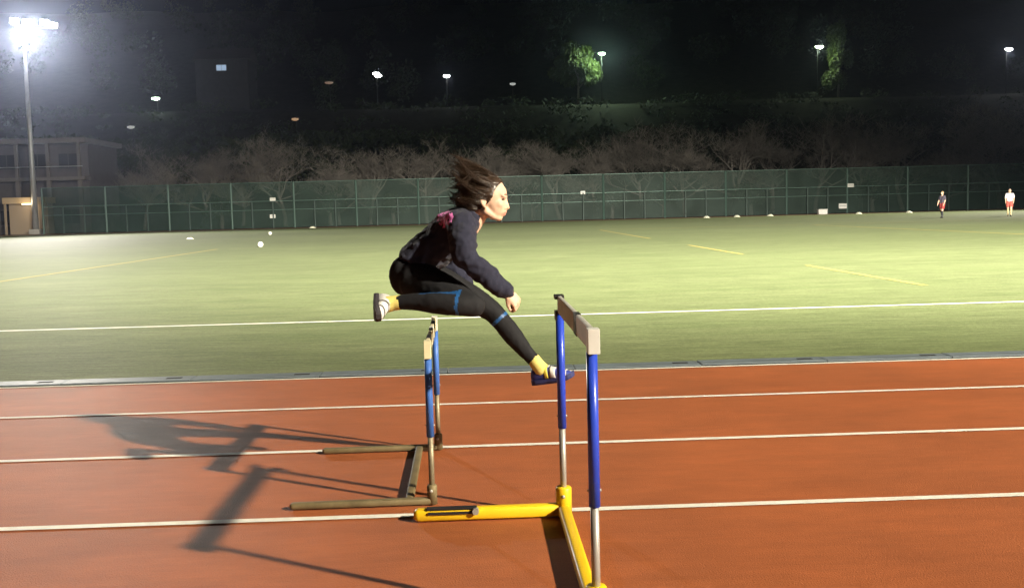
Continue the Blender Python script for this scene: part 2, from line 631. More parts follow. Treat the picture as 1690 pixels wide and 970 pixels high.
ball(430, 408, 'white football lying on the pitch, the nearer of two left of the runner')
ball(446, 388, 'white football lying on the pitch, the farther of two left of the runner')

# ------------------------------------------------------------------ clubhouse at far left
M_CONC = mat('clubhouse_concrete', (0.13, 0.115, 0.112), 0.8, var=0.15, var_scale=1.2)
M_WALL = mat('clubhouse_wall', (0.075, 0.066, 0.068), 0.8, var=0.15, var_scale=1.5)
M_GLASS = mat('dark_glass', (0.02, 0.022, 0.026), 0.12, spec=0.6)
CY = 106.0
cx1 = P(138, 300, CY).x
cx0 = cx1 - 26.0
club = thing('clubhouse', 'dim grey clubhouse with flat roof and columns behind the left floodlight mast', 'building', ((cx0 + cx1) / 2, CY, 0))
hw = (cx1 - cx0) / 2
zt = P(100, 228, CY).z
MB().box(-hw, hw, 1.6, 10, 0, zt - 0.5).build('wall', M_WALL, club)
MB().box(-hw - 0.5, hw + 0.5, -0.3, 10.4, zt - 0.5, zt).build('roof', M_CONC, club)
z1 = P(100, 292, CY).z
MB().box(-hw - 0.2, hw + 0.2, -0.2, 1.6, z1 - 0.35, z1).build('balcony_slab', M_CONC, club)
MB().tube([(-hw, -0.1, z1 + 1.05), (hw, -0.1, z1 + 1.05)], 0.05, 6).build('handrail', M_STEEL, club)
for k in range(9):
    x = -hw + 0.4 + k * (2 * hw - 0.8) / 8
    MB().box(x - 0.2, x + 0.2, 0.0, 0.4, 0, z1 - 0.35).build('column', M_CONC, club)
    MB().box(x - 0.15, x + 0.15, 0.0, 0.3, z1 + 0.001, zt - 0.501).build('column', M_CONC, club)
    if k < 8:
        for zz in (0.9, z1 + 0.9):
            w = MB().box(x + 0.5, x + 2.6, 1.5, 1.597, zz, zz + 1.6).build('window', M_WALL, club)
            for q in range(2):
                MB().box(x + 0.58 + q * 1.0, x + 1.5 + q * 1.0, 1.47, 1.497, zz + 0.08, zz + 1.52).build('pane', M_GLASS, w)
# lit kiosk under the mast
kc = P(45, 345, 103.6)
kz = P(45, 326, 103.6).z
kiosk = thing('kiosk', 'small kiosk with warm lit canopy beside the foot of left floodlight mast', 'kiosk', (kc.x, 103.6, 0))
M_KWALL = mat('kiosk_wall', (0.28, 0.22, 0.16), 0.8)
MB().box(-1.9, 1.9, 0.2, 1.6, 0, kz - 0.6).build('wall', M_KWALL, kiosk)
MB().box(-2.1, 2.1, -0.7, 1.8, kz - 0.6, kz).build('canopy', mat('kiosk_canopy', (0.40, 0.30, 0.18), 0.7), kiosk)
lb = MB().box(-0.3, 0.9, -0.5, -0.3, kz - 0.72, kz - 0.602).build('strip_lamp', mat('warm_strip', (0.8, 0.7, 0.5), 0.4, emit=(1.0, 0.85, 0.55), estr=3.0), kiosk)
for s in (-1.95, 1.95):
    MB().box(s - 0.09, s + 0.09, -0.6, -0.42, 0, kz - 0.601).build('post', M_KWALL, kiosk)
wl_ = bpy.data.lights.new('kiosk_light', 'POINT'); wl_.energy = 60; wl_.color = (1, 0.8, 0.5); wl_.shadow_soft_size = 0.2
wo = bpy.data.objects.new('kiosk_light', wl_); COL.objects.link(wo); wo.parent = kiosk; wo.location = (0.3, -1.3, kz - 0.9)

# ------------------------------------------------------------------ trees
M_BARK = mat('bare_bark', (0.19, 0.172, 0.155), 0.85, var=0.25, var_scale=3)
M_TWIG = mat('twigs', (0.185, 0.168, 0.150), 0.85, var=0.3, var_scale=0.6)
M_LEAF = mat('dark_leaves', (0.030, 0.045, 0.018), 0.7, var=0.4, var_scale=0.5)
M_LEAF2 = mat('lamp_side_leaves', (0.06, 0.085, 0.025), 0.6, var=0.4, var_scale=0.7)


def bare_tree_meshes(seed, H):
    rnd = random.Random(seed)
    trunk, crown = MB(), MB()

    def grow(mb_, p, d, L, r, lvl):
        n = 3
        pts, rad = [p], [r]
        q, dd = p, d
        for k in range(n):
            dd = (dd + Vector((rnd.uniform(-1, 1), rnd.uniform(-1, 1), rnd.uniform(-0.5, 0.9))) * 0.16).normalized()
            q = q + dd * (L / n)
            pts.append(q); rad.append(r * (1 - 0.5 * (k + 1) / n))
        mb_.tube(pts, rad, 7 if lvl == 0 else (5 if lvl == 1 else 3))
        if lvl >= 5:
            return
        nb = (6, 5, 5, 5, 4)[lvl]
        for k in range(nb):
            t = rnd.uniform(0.35, 1.0) if lvl else 0.45 + 0.55 * (k + 1) / nb
            i = min(int(t * n), n - 1)
            base = pts[i].lerp(pts[i + 1], t * n - i)
            ax = Vector((rnd.uniform(-1, 1), rnd.uniform(-1, 1), rnd.uniform(-0.15, 0.75)))
            nd = (dd * 0.55 + ax.normalized() * 0.95).normalized()
            grow(crown, base, nd, L * (rnd.uniform(0.72, 0.95) if lvl == 0 else rnd.uniform(0.5, 0.78)),
                 max(rad[i] * (0.62 if lvl < 2 else 0.55), 0.012), lvl + 1)

    grow(trunk, Vector((0, 0, 0)), Vector((rnd.uniform(-.05, .05), 0, 1)), H * 0.42, 0.22, 0)
    return trunk.mesh('trunk', M_BARK, True), crown.mesh('crown', M_TWIG)


def leaf_cluster(mb_, c, rx, rz, n, size, rnd):
    for _ in range(n):
        while True:
            u = Vector((rnd.uniform(-1, 1), rnd.uniform(-1, 1), rnd.uniform(-1, 1)))
            if 0.25 < u.length < 1:
                break
        p = c + Vector((u.x * rx, u.y * rx, u.z * rz))
        a = Vector((rnd.uniform(-1, 1), rnd.uniform(-1, 1), rnd.uniform(-1, 1))).normalized()
        b_ = a.orthogonal().normalized()
        s = size * rnd.uniform(0.6, 1.4)
        mb_.quad([p - a * s, p + b_ * s * 0.5, p + a * s, p - b_ * s * 0.5])


def leafy_tree_meshes(seed, H, rx, n, size, m, low=0.42):
    rnd = random.Random(seed)
    t = MB(); t.tube([(0, 0, 0), (0.1, 0.05, H * 0.4), (0.0, 0, H * 0.8)], [0.24, 0.17, 0.05], 8)
    for k in range(5):
        an = rnd.uniform(0, 6.28)
        t.tube([(0.05, 0, H * (0.3 + 0.08 * k)), (math.cos(an) * rx * 0.6, math.sin(an) * rx * 0.6, H * (0.55 + 0.07 * k))], [0.09, 0.03], 5)
    c = MB()
    for k in range(16):
        an = rnd.uniform(0, 6.28); rr_ = rx * math.sqrt(rnd.random()) * 0.75
        z = H * rnd.uniform(low, 0.92)
        s = 1.0 - 0.5 * max(0, (z / H - 0.6) / 0.4)
        leaf_cluster(c, Vector((math.cos(an) * rr_ * s, math.sin(an) * rr_ * s, z)), rx * 0.38, H * 0.13, n // 16, size, rnd)
    return t.mesh('trunk', M_BARK, True), c.mesh('crown', m)


bare = [bare_tree_meshes(s, 9.5) for s in (3, 11, 23, 42)]
tree_px = [(135, 9.5), (235, 9.0), (330, 9.5), (400, 8.5), (470, 10.5), (560, 8.5), (610, 9.5), (705, 10.5), (790, 9), (855, 8.5), (925, 9.5), (985, 10),
           (1060, 10.5), (1130, 10), (1205, 11), (1275, 10.5), (1345, 11), (1420, 10.5), (1490, 11), (1560, 9.0), (1650, 12.5), (1700, 12)]
names = ['behind the clubhouse end', 'left of the runner', 'above the runner head', 'right of the runner', 'at the right edge']
for i, (px, H) in enumerate(tree_px):
    D = 113 + 7 * random.random()
    x = P(px, 330, D).x
    if px < 230:
        D += 10
        x = P(px, 330, D).x
    lab = f'bare brown tree behind the far fence, {["first","second","third","fourth","fifth","sixth","seventh","eighth","ninth","tenth","eleventh","twelfth","thirteenth","fourteenth","fifteenth","sixteenth","seventeenth","eighteenth","nineteenth","twentieth","twenty-first","last"][i]} of the row from the left'
    t = thing('bare_tree', lab, 'tree', (x, D, hill_z(x, D) - 0.2 if D > 112 else 0), random.uniform(0, 6.28), 'bare trees behind the fence')
    s = H / 9.5 * 0.98
    t.scale = (s * 1.15, s * 1.15, s)
    tr, cw = bare[i % 4]
    link('trunk', tr, t); link('crown', cw, t)

# dark evergreen wood on the slope, one mass
rnd = random.Random(5)
mb = MB()
for k in range(230):
    x = rnd.uniform(-110, 110)
    y = rnd.choice([rnd.uniform(128, 172), rnd.uniform(206, 300)])
    z = hill_z(x, y)
    H = rnd.uniform(5, 8.5) if y < 175 else rnd.uniform(7, 12)
    if y < 175:
        H = min(H, max(1.5, (1.0 + 0.083 * y - z) / 1.08))
    for q in range(5):
        leaf_cluster(mb, Vector((x + rnd.uniform(-2, 2), y + rnd.uniform(-2, 2), z + H * rnd.uniform(0.35, 0.85))), 2.3, H * 0.22, 55, 0.38, rnd)
for k in range(620):
    x = rnd.uniform(-115, 115)
    y = rnd.uniform(148, 186)
    z = hill_z(x, y)
    Hs = rnd.uniform(0.8, 2.4)
    leaf_cluster(mb, Vector((x, y, z + Hs * 0.4)), rnd.uniform(1.2, 3.0), Hs * 0.6, 45, 0.30, rnd)
wood = mb.build('hillside_wood', M_LEAF)
wood['kind'] = 'stuff'
wood['label'] = 'dark evergreen wood covering the hillside above the fence'
wood['category'] = 'wood'
# low shrubs right behind the fence
sh = [leafy_tree_meshes(60 + k, 3.6, 2.2, 900, 0.16, M_LEAF) for k in range(2)]
for k, px in enumerate((365, 545, 650, 880, 1010, 1095, 1240, 1440)):
    D = 106.5
    x = P(px, 350, D).x
    t = thing('shrub', f'dark evergreen shrub behind the fence, {["first","second","third","fourth","fifth","sixth","seventh","last"][k]} of its row from the left', 'shrub', (x, D, 0), k * 1.3, 'shrubs behind the fence')
    link('stem', sh[k % 2][0], t); link('foliage', sh[k % 2][1], t)

# ------------------------------------------------------------------ hillside lamps and house
M_LAMP = {}


def street_lamp(px, py, D, label, col, power, estr, w=0.75, twin=False):
    head = P(px, py, D)
    gz = hill_z(head.x, D)
    h = head.z - gz
    t = thing('street_lamp', label, 'lamp', (head.x, D, gz), 0, 'lamps on the hillside road')
    MB().tube([(0, 0.9, 0), (0, 0.9, h * 0.85), (0, 0.75, h * 0.97), (0, 0.3, h + 0.12)], [0.09, 0.06, 0.05, 0.04], 8).build('pole', mat('dark_pole', (0.03, 0.03, 0.03), 0.7), t, smooth=True)
    key = str(col) + str(estr)
    if key not in M_LAMP:
        M_LAMP[key] = mat('street_lens' + key, (0.9, 0.9, 0.9), 0.4, emit=col, estr=estr)
    poff = h
    for k, dz in enumerate(((0, 0.0), (0.35, -0.42)) if twin else ((0, 0.0),)):
        dx, dzz = dz[0], dz[1] + poff
        hd = MB().box(dx - w / 2, dx + w / 2, -0.25, 0.3, dzz + 0.06, dzz + 0.2).build('lamp_head', M_HOUS, t, bevel=0.03)
        lm = MB(); lm.ellipsoid((dx, -0.05, dzz - 0.10), (w / 2, 0.30, 0.26), 14, 8)
        lm.build('lens', M_LAMP[key], hd, smooth=True)
    if power > 0:
        ld = bpy.data.lights.new('street_light', 'POINT')
        ld.energy = power; ld.color = col; ld.shadow_soft_size = 0.25
        lo = bpy.data.objects.new('street_light', ld); COL.objects.link(lo)
        lo.parent = t; lo.location = (0.2, -0.2, -0.45 + h)
    return t


GR = (0.72, 1.0, 0.62)
WH = (0.95, 1.0, 0.95)
street_lamp(257, 162, 186, 'greenish street lamp on the hillside, leftmost of the lit lamps', (0.75, 1.0, 0.7), 300, 14, 1.5)
street_lamp(621, 121, 190, 'twin white floodlight on the hillside, above and left of the runner', WH, 300, 30, 1.3, True)
street_lamp(737, 125, 190, 'white street lamp on the hillside directly above the runner', WH, 300, 20, 1.2)
street_lamp(993, 88, 190, 'green-white street lamp on the hillside beside the lit green tree', GR, 5200, 20, 1.3)
street_lamp(1352, 77, 190, 'pale green street lamp on the hillside beside the tall dim tree', (0.8, 1.0, 0.6), 1500, 20, 1.6)
street_lamp(1665, 81, 190, 'white street lamp on the hillside at the right edge', (1.0, 1.0, 0.98), 900, 22, 1.5)
street_lamp(487, 196, 166, 'dim amber lamp on the hillside above the left trees', (1.0, 0.5, 0.2), 0, 0.30, 1.2)
street_lamp(543, 136, 190, 'faint amber lamp on the hillside left of the twin white floodlight', (1.0, 0.5, 0.3), 0, 0.12, 1.6)
street_lamp(216, 209, 160, 'tiny white bar lamp low on the hillside, nearest the left floodlight mast', WH, 0, 0.35, 1.2)
street_lamp(846, 138, 185, 'tiny white bar lamp on the hillside right of the runner head', WH, 0, 0.35, 1.1)
# house with one blue-lit window
hp = P(365, 112, 198)
gz = hill_z(hp.x, 200)
house = thing('hill_house', 'dark house on the hillside with one bluish lit window', 'house', (hp.x, 202, gz))
wz = hp.z - gz
MB().box(-5, 5, -3.8, 4, -1, wz + 1.6).build('wall', mat('dark_house_wall', (0.035, 0.035, 0.04), 0.85, var=0.2, var_scale=1), house)
mb = MB()
for x in (-5.4, 5.4):
    mb.v += [Vector((x, -4.3, wz + 1.601)), Vector((x, 4.5, wz + 1.601)), Vector((x, 0, wz + 4.2))]
for f in ((0, 2, 1), (3, 4, 5), (0, 3, 5, 2), (1, 2, 5, 4), (0, 1, 4, 3)):
    mb.face(list(f))
mb.build('roof', mat('dark_roof', (0.05, 0.045, 0.045), 0.8), house)
w = MB().box(-1.0, 1.0, -3.9, -3.801, wz - 0.6, wz + 0.6).build('window', M_HOUS, house)
for q in (-0.92, 0.03):
    MB().box(q, q + 0.88, -3.93, -3.901, wz - 0.52, wz + 0.52).build('pane', mat('blue_window', (0.1, 0.1, 0.12), 0.3, emit=(0.55, 0.75, 1.0), estr=0.55), w)

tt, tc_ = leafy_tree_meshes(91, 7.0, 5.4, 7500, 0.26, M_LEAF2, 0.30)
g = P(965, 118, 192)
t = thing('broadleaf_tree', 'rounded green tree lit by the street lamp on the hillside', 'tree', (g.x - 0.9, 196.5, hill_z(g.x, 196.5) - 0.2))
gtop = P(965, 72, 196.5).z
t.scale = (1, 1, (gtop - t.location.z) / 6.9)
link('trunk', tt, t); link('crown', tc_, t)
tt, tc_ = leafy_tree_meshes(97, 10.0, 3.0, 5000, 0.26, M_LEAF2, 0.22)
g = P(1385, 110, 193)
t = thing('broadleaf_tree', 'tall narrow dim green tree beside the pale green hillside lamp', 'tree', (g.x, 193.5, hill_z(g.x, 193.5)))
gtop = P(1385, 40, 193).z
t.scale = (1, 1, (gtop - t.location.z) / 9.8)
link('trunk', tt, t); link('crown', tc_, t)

# ------------------------------------------------------------------ hurdles
M_BLUE = mat('blue_tube', (0.020, 0.055, 0.46), 0.32, spec=0.5, var=0.12, var_scale=9, bump=0.03, bump_scale=60)
M_BLUE2 = mat('worn_blue_tube', (0.045, 0.13, 0.42), 0.45, spec=0.4, var=0.2, var_scale=9)
M_SILV = mat('aluminium_tube', (0.36, 0.34, 0.31), 0.45, metal=0.45, var=0.1, var_scale=20)
M_OLD = mat('dull_weathered_tube', (0.24, 0.20, 0.13), 0.5, metal=0.35, var=0.3, var_scale=14)
M_YEL = mat('yellow_powder_coat', (0.78, 0.50, 0.015), 0.38, spec=0.5, var=0.07, var_scale=7, bump=0.03, bump_scale=60)
M_KHAKI = mat('worn_khaki_base', (0.17, 0.13, 0.065), 0.6, metal=0.2, var=0.35, var_scale=9)
M_GREYB = mat('grey_white_board', (0.45, 0.44, 0.40), 0.5, var=0.14, var_scale=14)
M_BOARD = mat('white_board', (0.58, 0.57, 0.53), 0.45, var=0.06, var_scale=12)
M_BLACK = mat('black_plastic', (0.016, 0.015, 0.016), 0.5)
M_CREAM = mat('cream_board', (0.62, 0.56, 0.36), 0.5, var=0.12, var_scale=12)


def rod(mb_, p0, p1, w, h):
    """rounded flat bar between two points lying level"""
    p0, p1 = Vector(p0), Vector(p1)
    d = (p1 - p0).normalized()
    sd = Vector((-d.y, d.x, 0)).normalized()
    up = Vector((0, 0, 1))
    rings = []
    n = 14
    for t, s in ((-0.35, 0.55), (-0.2, 0.85), (0.0, 1.0)):
        rings.append((p0 + d * t * w, s))
    rings += [(p1 - d * (t * w), s) for t, s in ((0.0, 1.0), (-0.2, 0.85), (-0.35, 0.55))]
    rs = []
    for c, s in rings:
        i0 = len(mb_.v)
        for k in range(n):
            a_ = 2 * math.pi * k / n
            ca, sa = math.cos(a_), math.sin(a_)
            e = 0.55
            x = math.copysign(abs(ca) ** e, ca) * w / 2 * s
            z = math.copysign(abs(sa) ** e, sa) * h / 2 * s
            mb_.v.append(c + sd * x + up * z)
        rs.append(list(range(i0, i0 + n)))
    mb_.skin(rs)


def make_hurdle(label, far, near, H, foot_len, split_z, M_up, M_low, M_base, M_cross, back, board, stripes, r_up, r_low, group, base_w=0.055, base_h=0.052, sock_r=0.033, sock_h=0.125):
    far, near = Vector(far), Vector(near)
    c = (far + near) / 2
    ax = (far - near)
    hwid = ax.length / 2
    rz = math.atan2(ax.y, ax.x) - math.pi / 2
    t = thing('hurdle', label, 'hurdle', (c.x, c.y, 0), rz, group)
    bh = 0.07
    for s in (1, -1):
        y = s * hwid
        m = MB(); rod(m, (0.0, y, base_h * 0.5 + 0.003), (-foot_len, y, base_h * 0.5 + 0.002), base_w, base_h)
        m.build('foot', M_base, t, smooth=True)
        sz = split_z[0 if s > 0 else 1]
        m = MB(); m.tube([(0, y, 0.004), (0, y, sock_h - 0.006), (0, y, sock_h)], [sock_r, sock_r, sock_r - 0.004], 14); m.build('socket', M_base, t, smooth=True)
        m = MB(); m.tube([(0, y, 0.03), (0, y, sz + 0.02)], r_low, 14); m.build('lower_post', M_low, t, smooth=True)
        m = MB(); m.tube([(0, y, sz), (0, y, H - bh - 0.001)], [r_up, r_up - 0.0005], 14); p = m.build('upper_post', M_up, t, smooth=True)
        m = MB(); m.tube([(-r_up - 0.004, y, sz + 0.05), (r_up + 0.004, y, sz + 0.05)], 0.004, 8); m.build('locking_pin', M_SILV, p, smooth=True)
        m = MB(); m.ellipsoid((-0.004, y - sock_r, sock_h * 0.72), (0.008, 0.005, 0.008), 10, 6); m.build('socket_bolt', M_SILV, t, smooth=True)
    m = MB(); rod(m, (-back, -hwid + 0.02, base_h * 0.5 + 0.004), (-back, hwid - 0.02, base_h * 0.5 + 0.004), base_w * 0.9, base_h * 0.9); m.build('base_bar', M_cross, t, smooth=True)
    bd = MB().box(-0.008, 0.008, -hwid - 0.01, hwid + 0.01, H - bh, H).build('top_board', board, t, bevel=0.004)
    for (y0, y1, hx, z0, z1, mm) in stripes:
        MB().box(-hx, hx, y0, y1, H - bh + z0, H + z1).build('board_band', mm, bd, bevel=0.002)
    return t, hwid


# near hurdle, in the lane next to the camera
far1 = G(931, 851)
y_near1 = lane_near - LW + 0.03
nd = ray(979, 560); ptop = P(976, 560, y_near1)
near1 = Vector((ptop.x, y_near1, 0))
h1, hw1 = make_hurdle('tall blue hurdle on a yellow base in the lane nearest the camera', far1, near1, 0.914, 0.60, (0.37, 0.37),
                      M_BLUE, M_SILV, M_YEL, M_YEL, 0.0, M_GREYB,
                      [(-0.625, -0.575, 0.0175, -0.002, 0.002, M_BOARD), (-0.19, -0.11, 0.0095, -0.003, 0.002, M_BLACK), (0.545, 0.612, 0.018, -0.03, -0.062, M_BLACK),
                       (0.545, 0.615, 0.019, 0.056, 0.003, M_BLACK)], 0.0175, 0.0135, 'hurdles on the track')
hy = hw1
MB().box(-0.565, -0.36, hy - 0.0285, hy + 0.001, 0.052, 0.0595).build('weight_slot', M_BLACK, h1)
MB().box(-0.56, -0.37, hy - 0.034, hy - 0.0275, 0.034, 0.044).build('weight_slot', M_BLACK, h1)
m = MB(); m.tube([(-0.365, hy - 0.045, 0.045), (-0.365, hy - 0.02, 0.045)], 0.014, 10); m.build('slider_knob', M_SILV, h1)

far2 = G(724, 742)
near2 = G(714, 832)
h2, hw2 = make_hurdle('low worn hurdle with blue posts and dull khaki base under the runner', far2, near2, 0.715, 0.60, (0.30, 0.30),
                      M_BLUE2, M_OLD, M_KHAKI, M_KHAKI, 0.10, M_CREAM,
                      [(-0.53, -0.48, 0.015, -0.004, 0.003, M_CREAM), (-0.40, -0.28, 0.0095, -0.002, 0.002, M_BLACK), (-0.06, 0.06, 0.0095, -0.002, 0.002, M_BOARD),
                       (0.20, 0.30, 0.0095, -0.002, 0.002, M_BLACK), (0.48, 0.53, 0.015, -0.004, 0.003, M_BOARD)], 0.0165, 0.0125, 'hurdles on the track',
                      base_w=0.042, base_h=0.030, sock_r=0.022, sock_h=0.09)

# ------------------------------------------------------------------ the hurdler
M_SKIN = mat('skin', (0.64, 0.42, 0.30), 0.55, spec=0.4, var=0.05, var_scale=30)
bpy_skin = M_SKIN.node_tree.nodes['Principled BSDF']
bpy_skin.inputs['Subsurface Weight'].default_value = 0.06
bpy_skin.inputs['Subsurface Radius'].default_value = (0.02, 0.008, 0.004)
M_HAIR = mat('dark_brown_hair', (0.040, 0.024, 0.015), 0.34, spec=0.6, var=0.5, var_scale=40)
M_LEG = mat('black_leggings', (0.014, 0.014, 0.016), 0.8, spec=0.2, bump=0.1, bump_scale=300)
M_PIPE = mat('blue_piping', (0.012, 0.075, 0.22), 0.5)
M_LIP = mat('lips', (0.56, 0.27, 0.20), 0.45)
M_EYE = mat('eye_dark', (0.02, 0.014, 0.012), 0.2)
M_SOCK = mat('yellow_sock', (0.70, 0.58, 0.17), 0.8, var=0.1, var_scale=60, bump=0.3, bump_scale=300)
M_SHOEW = mat('white_shoe_mesh', (0.62, 0.60, 0.57), 0.6, var=0.1, var_scale=60, bump=0.2, bump_scale=300)
M_SHOEB = mat('navy_shoe_mesh', (0.040, 0.055, 0.26), 0.55, var=0.2, var_scale=50, bump=0.2, bump_scale=300)
M_SOLE = mat('dark_shoe_sole', (0.045, 0.04, 0.045), 0.6)
M_SOLEB = mat('navy_shoe_sole', (0.03, 0.035, 0.12), 0.6)
M_SHOEY = mat('yellow_shoe_trim', (0.72, 0.60, 0.08), 0.5)


def navy_fabric():
    m = mat('navy_sweatshirt', (0.017, 0.018, 0.036), 0.8, spec=0.25, bump=0.35, bump_scale=420)
    n, l = m.node_tree.nodes, m.node_tree.links
    b = n['Principled BSDF']
    b.inputs['Sheen Weight'].default_value = 0.08
    b.inputs['Sheen Roughness'].default_value = 0.5
    # pink lettering-like print high on the back of the shoulder
    geo = n.new('ShaderNodeTexCoord')
    c = P(735, 360, 4.72)
    sub = n.new('ShaderNodeVectorMath'); sub.operation = 'SUBTRACT'
    sub.inputs[1].default_value = c
    l.new(geo.outputs['Object'], sub.inputs[0])
    ln = n.new('ShaderNodeVectorMath'); ln.operation = 'MULTIPLY'
    ln.inputs[1].default_value = (1 / 0.054, 1 / 0.2, 1 / 0.047)
    l.new(sub.outputs[0], ln.inputs[0])
    le = n.new('ShaderNodeVectorMath'); le.operation = 'LENGTH'
    l.new(ln.outputs[0], le.inputs[0])
    mp = n.new('ShaderNodeMapping')
    mp.inputs['Rotation'].default_value = (0, R(-42), 0)
    mp.inputs['Scale'].default_value = (1.9, 0.4, 0.8)
    l.new(geo.outputs['Object'], mp.inputs['Vector'])
    wv = n.new('ShaderNodeTexNoise'); wv.inputs['Scale'].default_value = 62; wv.inputs['Detail'].default_value = 1
    l.new(mp.outputs[0], wv.inputs['Vector'])
    fall = n.new('ShaderNodeMapRange')
    fall.inputs[1].default_value = 0.75; fall.inputs[2].default_value = 1.3
    fall.inputs[3].default_value = 0.0; fall.inputs[4].default_value = 0.7
    l.new(le.outputs['Value'], fall.inputs[0])
    sb_ = n.new('ShaderNodeMath'); sb_.operation = 'SUBTRACT'
    l.new(wv.outputs['Fac'], sb_.inputs[0]); l.new(fall.outputs[0], sb_.inputs[1])
    mu = n.new('ShaderNodeMapRange')
    mu.inputs[1].default_value = 0.36; mu.inputs[2].default_value = 0.46
    l.new(sb_.outputs[0], mu.inputs[0])
    mx = n.new('ShaderNodeMix'); mx.data_type = 'RGBA'
    mx.inputs[6].default_value = (0.017, 0.018, 0.036, 1)
    mx.inputs[7].default_value = (0.80, 0.20, 0.55, 1)
    l.new(mu.outputs[0], mx.inputs[0])
    l.new(mx.outputs[2], b.inputs['Base Color'])
    return m


M_NAVY = navy_fabric()


def limb(mb_, spec, n=14, grow=0.0, sub=5):
    """spec: list of (px, py, D, radius)"""
    pts = [(*P(x, y, D), r + grow) for x, y, D, r in spec]
    c = cr(pts, sub)
    mb_.tube([p[:3] for p in c], [p[3] for p in c], n, round_caps=True)


def torso(mb_, spec, n=24, grow=0.0):
    """spec: (px, py, D, half thickness in the picture plane, half width in depth)"""
    pts = [(*P(x, y, D), ht + grow, hwd + grow) for x, y, D, ht, hwd in spec]
    c = cr(pts, 5)
    rings = []
    for i, p in enumerate(c):
        q = Vector(p[:3])
        d = (Vector(c[min(i + 1, len(c) - 1)][:3]) - Vector(c[max(i - 1, 0)][:3])).normalized()
        yv = Vector((0, 1, 0))
        yv = (yv - d * yv.dot(d)).normalized()
        nv = d.cross(yv)
        i0 = len(mb_.v)
        for k in range(n):
            t_ = 2 * math.pi * k / n
            e = 0.85
            ca, sa = math.cos(t_), math.sin(t_)
            mb_.v.append(q + nv * p[3] * math.copysign(abs(ca) ** e, ca) + yv * p[4] * math.copysign(abs(sa) ** e, sa))
        rings.append(list(range(i0, i0 + n)))
    mb_.skin(rings)


# joints: photo pixel and distance; the runner is in the middle of the second lane
DB = 4.86
NEAR_ARM = [(758, 366, 4.70, 0.066), (764, 392, 4.60, 0.060), (768, 424, 4.53, 0.050), (800, 452, 4.54, 0.047), (834, 479, 4.57, 0.035)]
FAR_ARM = [(768, 372, 5.03, 0.062), (752, 405, 5.10, 0.055), (742, 434, 5.14, 0.049), (760, 458, 5.11, 0.043), (774, 479, 5.09, 0.034)]
TORSO = [(678, 470, DB, 0.070, 0.120), (682, 456, DB, 0.098, 0.160), (690, 438, DB, 0.098, 0.158), (703, 418, DB, 0.084, 0.142),
         (724, 404, DB, 0.092, 0.150), (746, 386, DB, 0.100, 0.170), (762, 370, DB, 0.085, 0.175), (774, 358, DB, 0.055, 0.12)]
TRAIL = [(688, 462, 4.74, 0.098), (735, 482, 4.62, 0.078), (776, 501, 4.52, 0.056), (783, 504, 4.51, 0.050)]
TRAIL_SHIN = [(780, 503, 4.51, 0.052), (756, 503, 4.50, 0.050), (722, 500, 4.52, 0.049), (690, 498, 4.55, 0.040), (657, 499, 4.58, 0.032)]
LEAD = [(694, 455, 4.96, 0.096), (750, 480, 4.97, 0.080), (803, 507, 4.97, 0.057), (825, 527, 4.96, 0.050), (848, 556, 4.95, 0.048), (868, 580, 4.94, 0.036), (884, 597, 4.93, 0.031)]

head_c = P(805, 327, DB)
HM = Matrix.Translation(head_c) @ Matrix.Rotation(R(4), 4, 'Y') @ Matrix.Rotation(R(-6), 4, 'Z')


def hd(mb_, kind, *a, **k):
    sub = MB()
    getattr(sub, kind)(*a, **k)
    b0 = len(mb_.v)
    mb_.v += [HM @ Vector(v) for v in sub.v]
    for f in sub.f:
        mb_.face([i + b0 for i in f])


body = MB()
# head
hd(body, 'ellipsoid', (-0.005, 0, 0.018), (0.092, 0.073, 0.088), 20, 14)
hd(body, 'ellipsoid', (0.034, 0, -0.030), (0.052, 0.060, 0.072), 18, 12)
hd(body, 'ellipsoid', (0.052, 0, 0.026), (0.038, 0.055, 0.042), 16, 10)
hd(body, 'ellipsoid', (0.057, 0, -0.088), (0.019, 0.024, 0.020), 12, 8)
for s in (-1, 1):
    hd(body, 'tube', [(-0.005, s * 0.052, -0.060), (0.030, s * 0.038, -0.082), (0.054, s * 0.014, -0.091)], [0.018, 0.017, 0.014], 10, round_caps=True)
    hd(body, 'ellipsoid', (0.055, s * 0.038, -0.026), (0.024, 0.020, 0.022), 12, 8)       # cheek
    hd(body, 'tube', [(0.083, s * 0.010, 0.012), (0.075, s * 0.040, 0.014)], [0.011, 0.010], 8, round_caps=True)   # brow
    hd(body, 'ellipsoid', (0.084, s * 0.009, -0.044), (0.009, 0.007, 0.006), 8, 6)         # nostril wing
    e = MB()
    hd(body, 'tube', [(-0.016, s * 0.074, 0.004), (-0.024, s * 0.083, -0.012), (-0.017, s * 0.080, -0.030), (-0.004, s * 0.073, -0.044)], [0.007, 0.009, 0.008, 0.008], 8, round_caps=True)
    hd(body, 'ellipsoid', (-0.010, s * 0.073, -0.018), (0.014, 0.006, 0.020), 8, 6)
hd(body, 'tube', [(0.082, 0, 0.006), (0.090, 0, -0.020), (0.097, 0, -0.041)], [0.009, 0.009, 0.0105], 10, round_caps=True)
hd(body, 'tube', [(0.079, -0.017, -0.064), (0.088, 0, -0.061), (0.079, 0.017, -0.064)], [0.005, 0.008, 0.005], 8, round_caps=True)
hd(body, 'tube', [(0.076, -0.014, -0.073), (0.084, 0, -0.074), (0.076, 0.014, -0.073)], [0.005, 0.008, 0.005], 8, round_caps=True)
hd(body, 'ellipsoid', (0.066, 0, -0.060), (0.020, 0.028, 0.022), 12, 8)
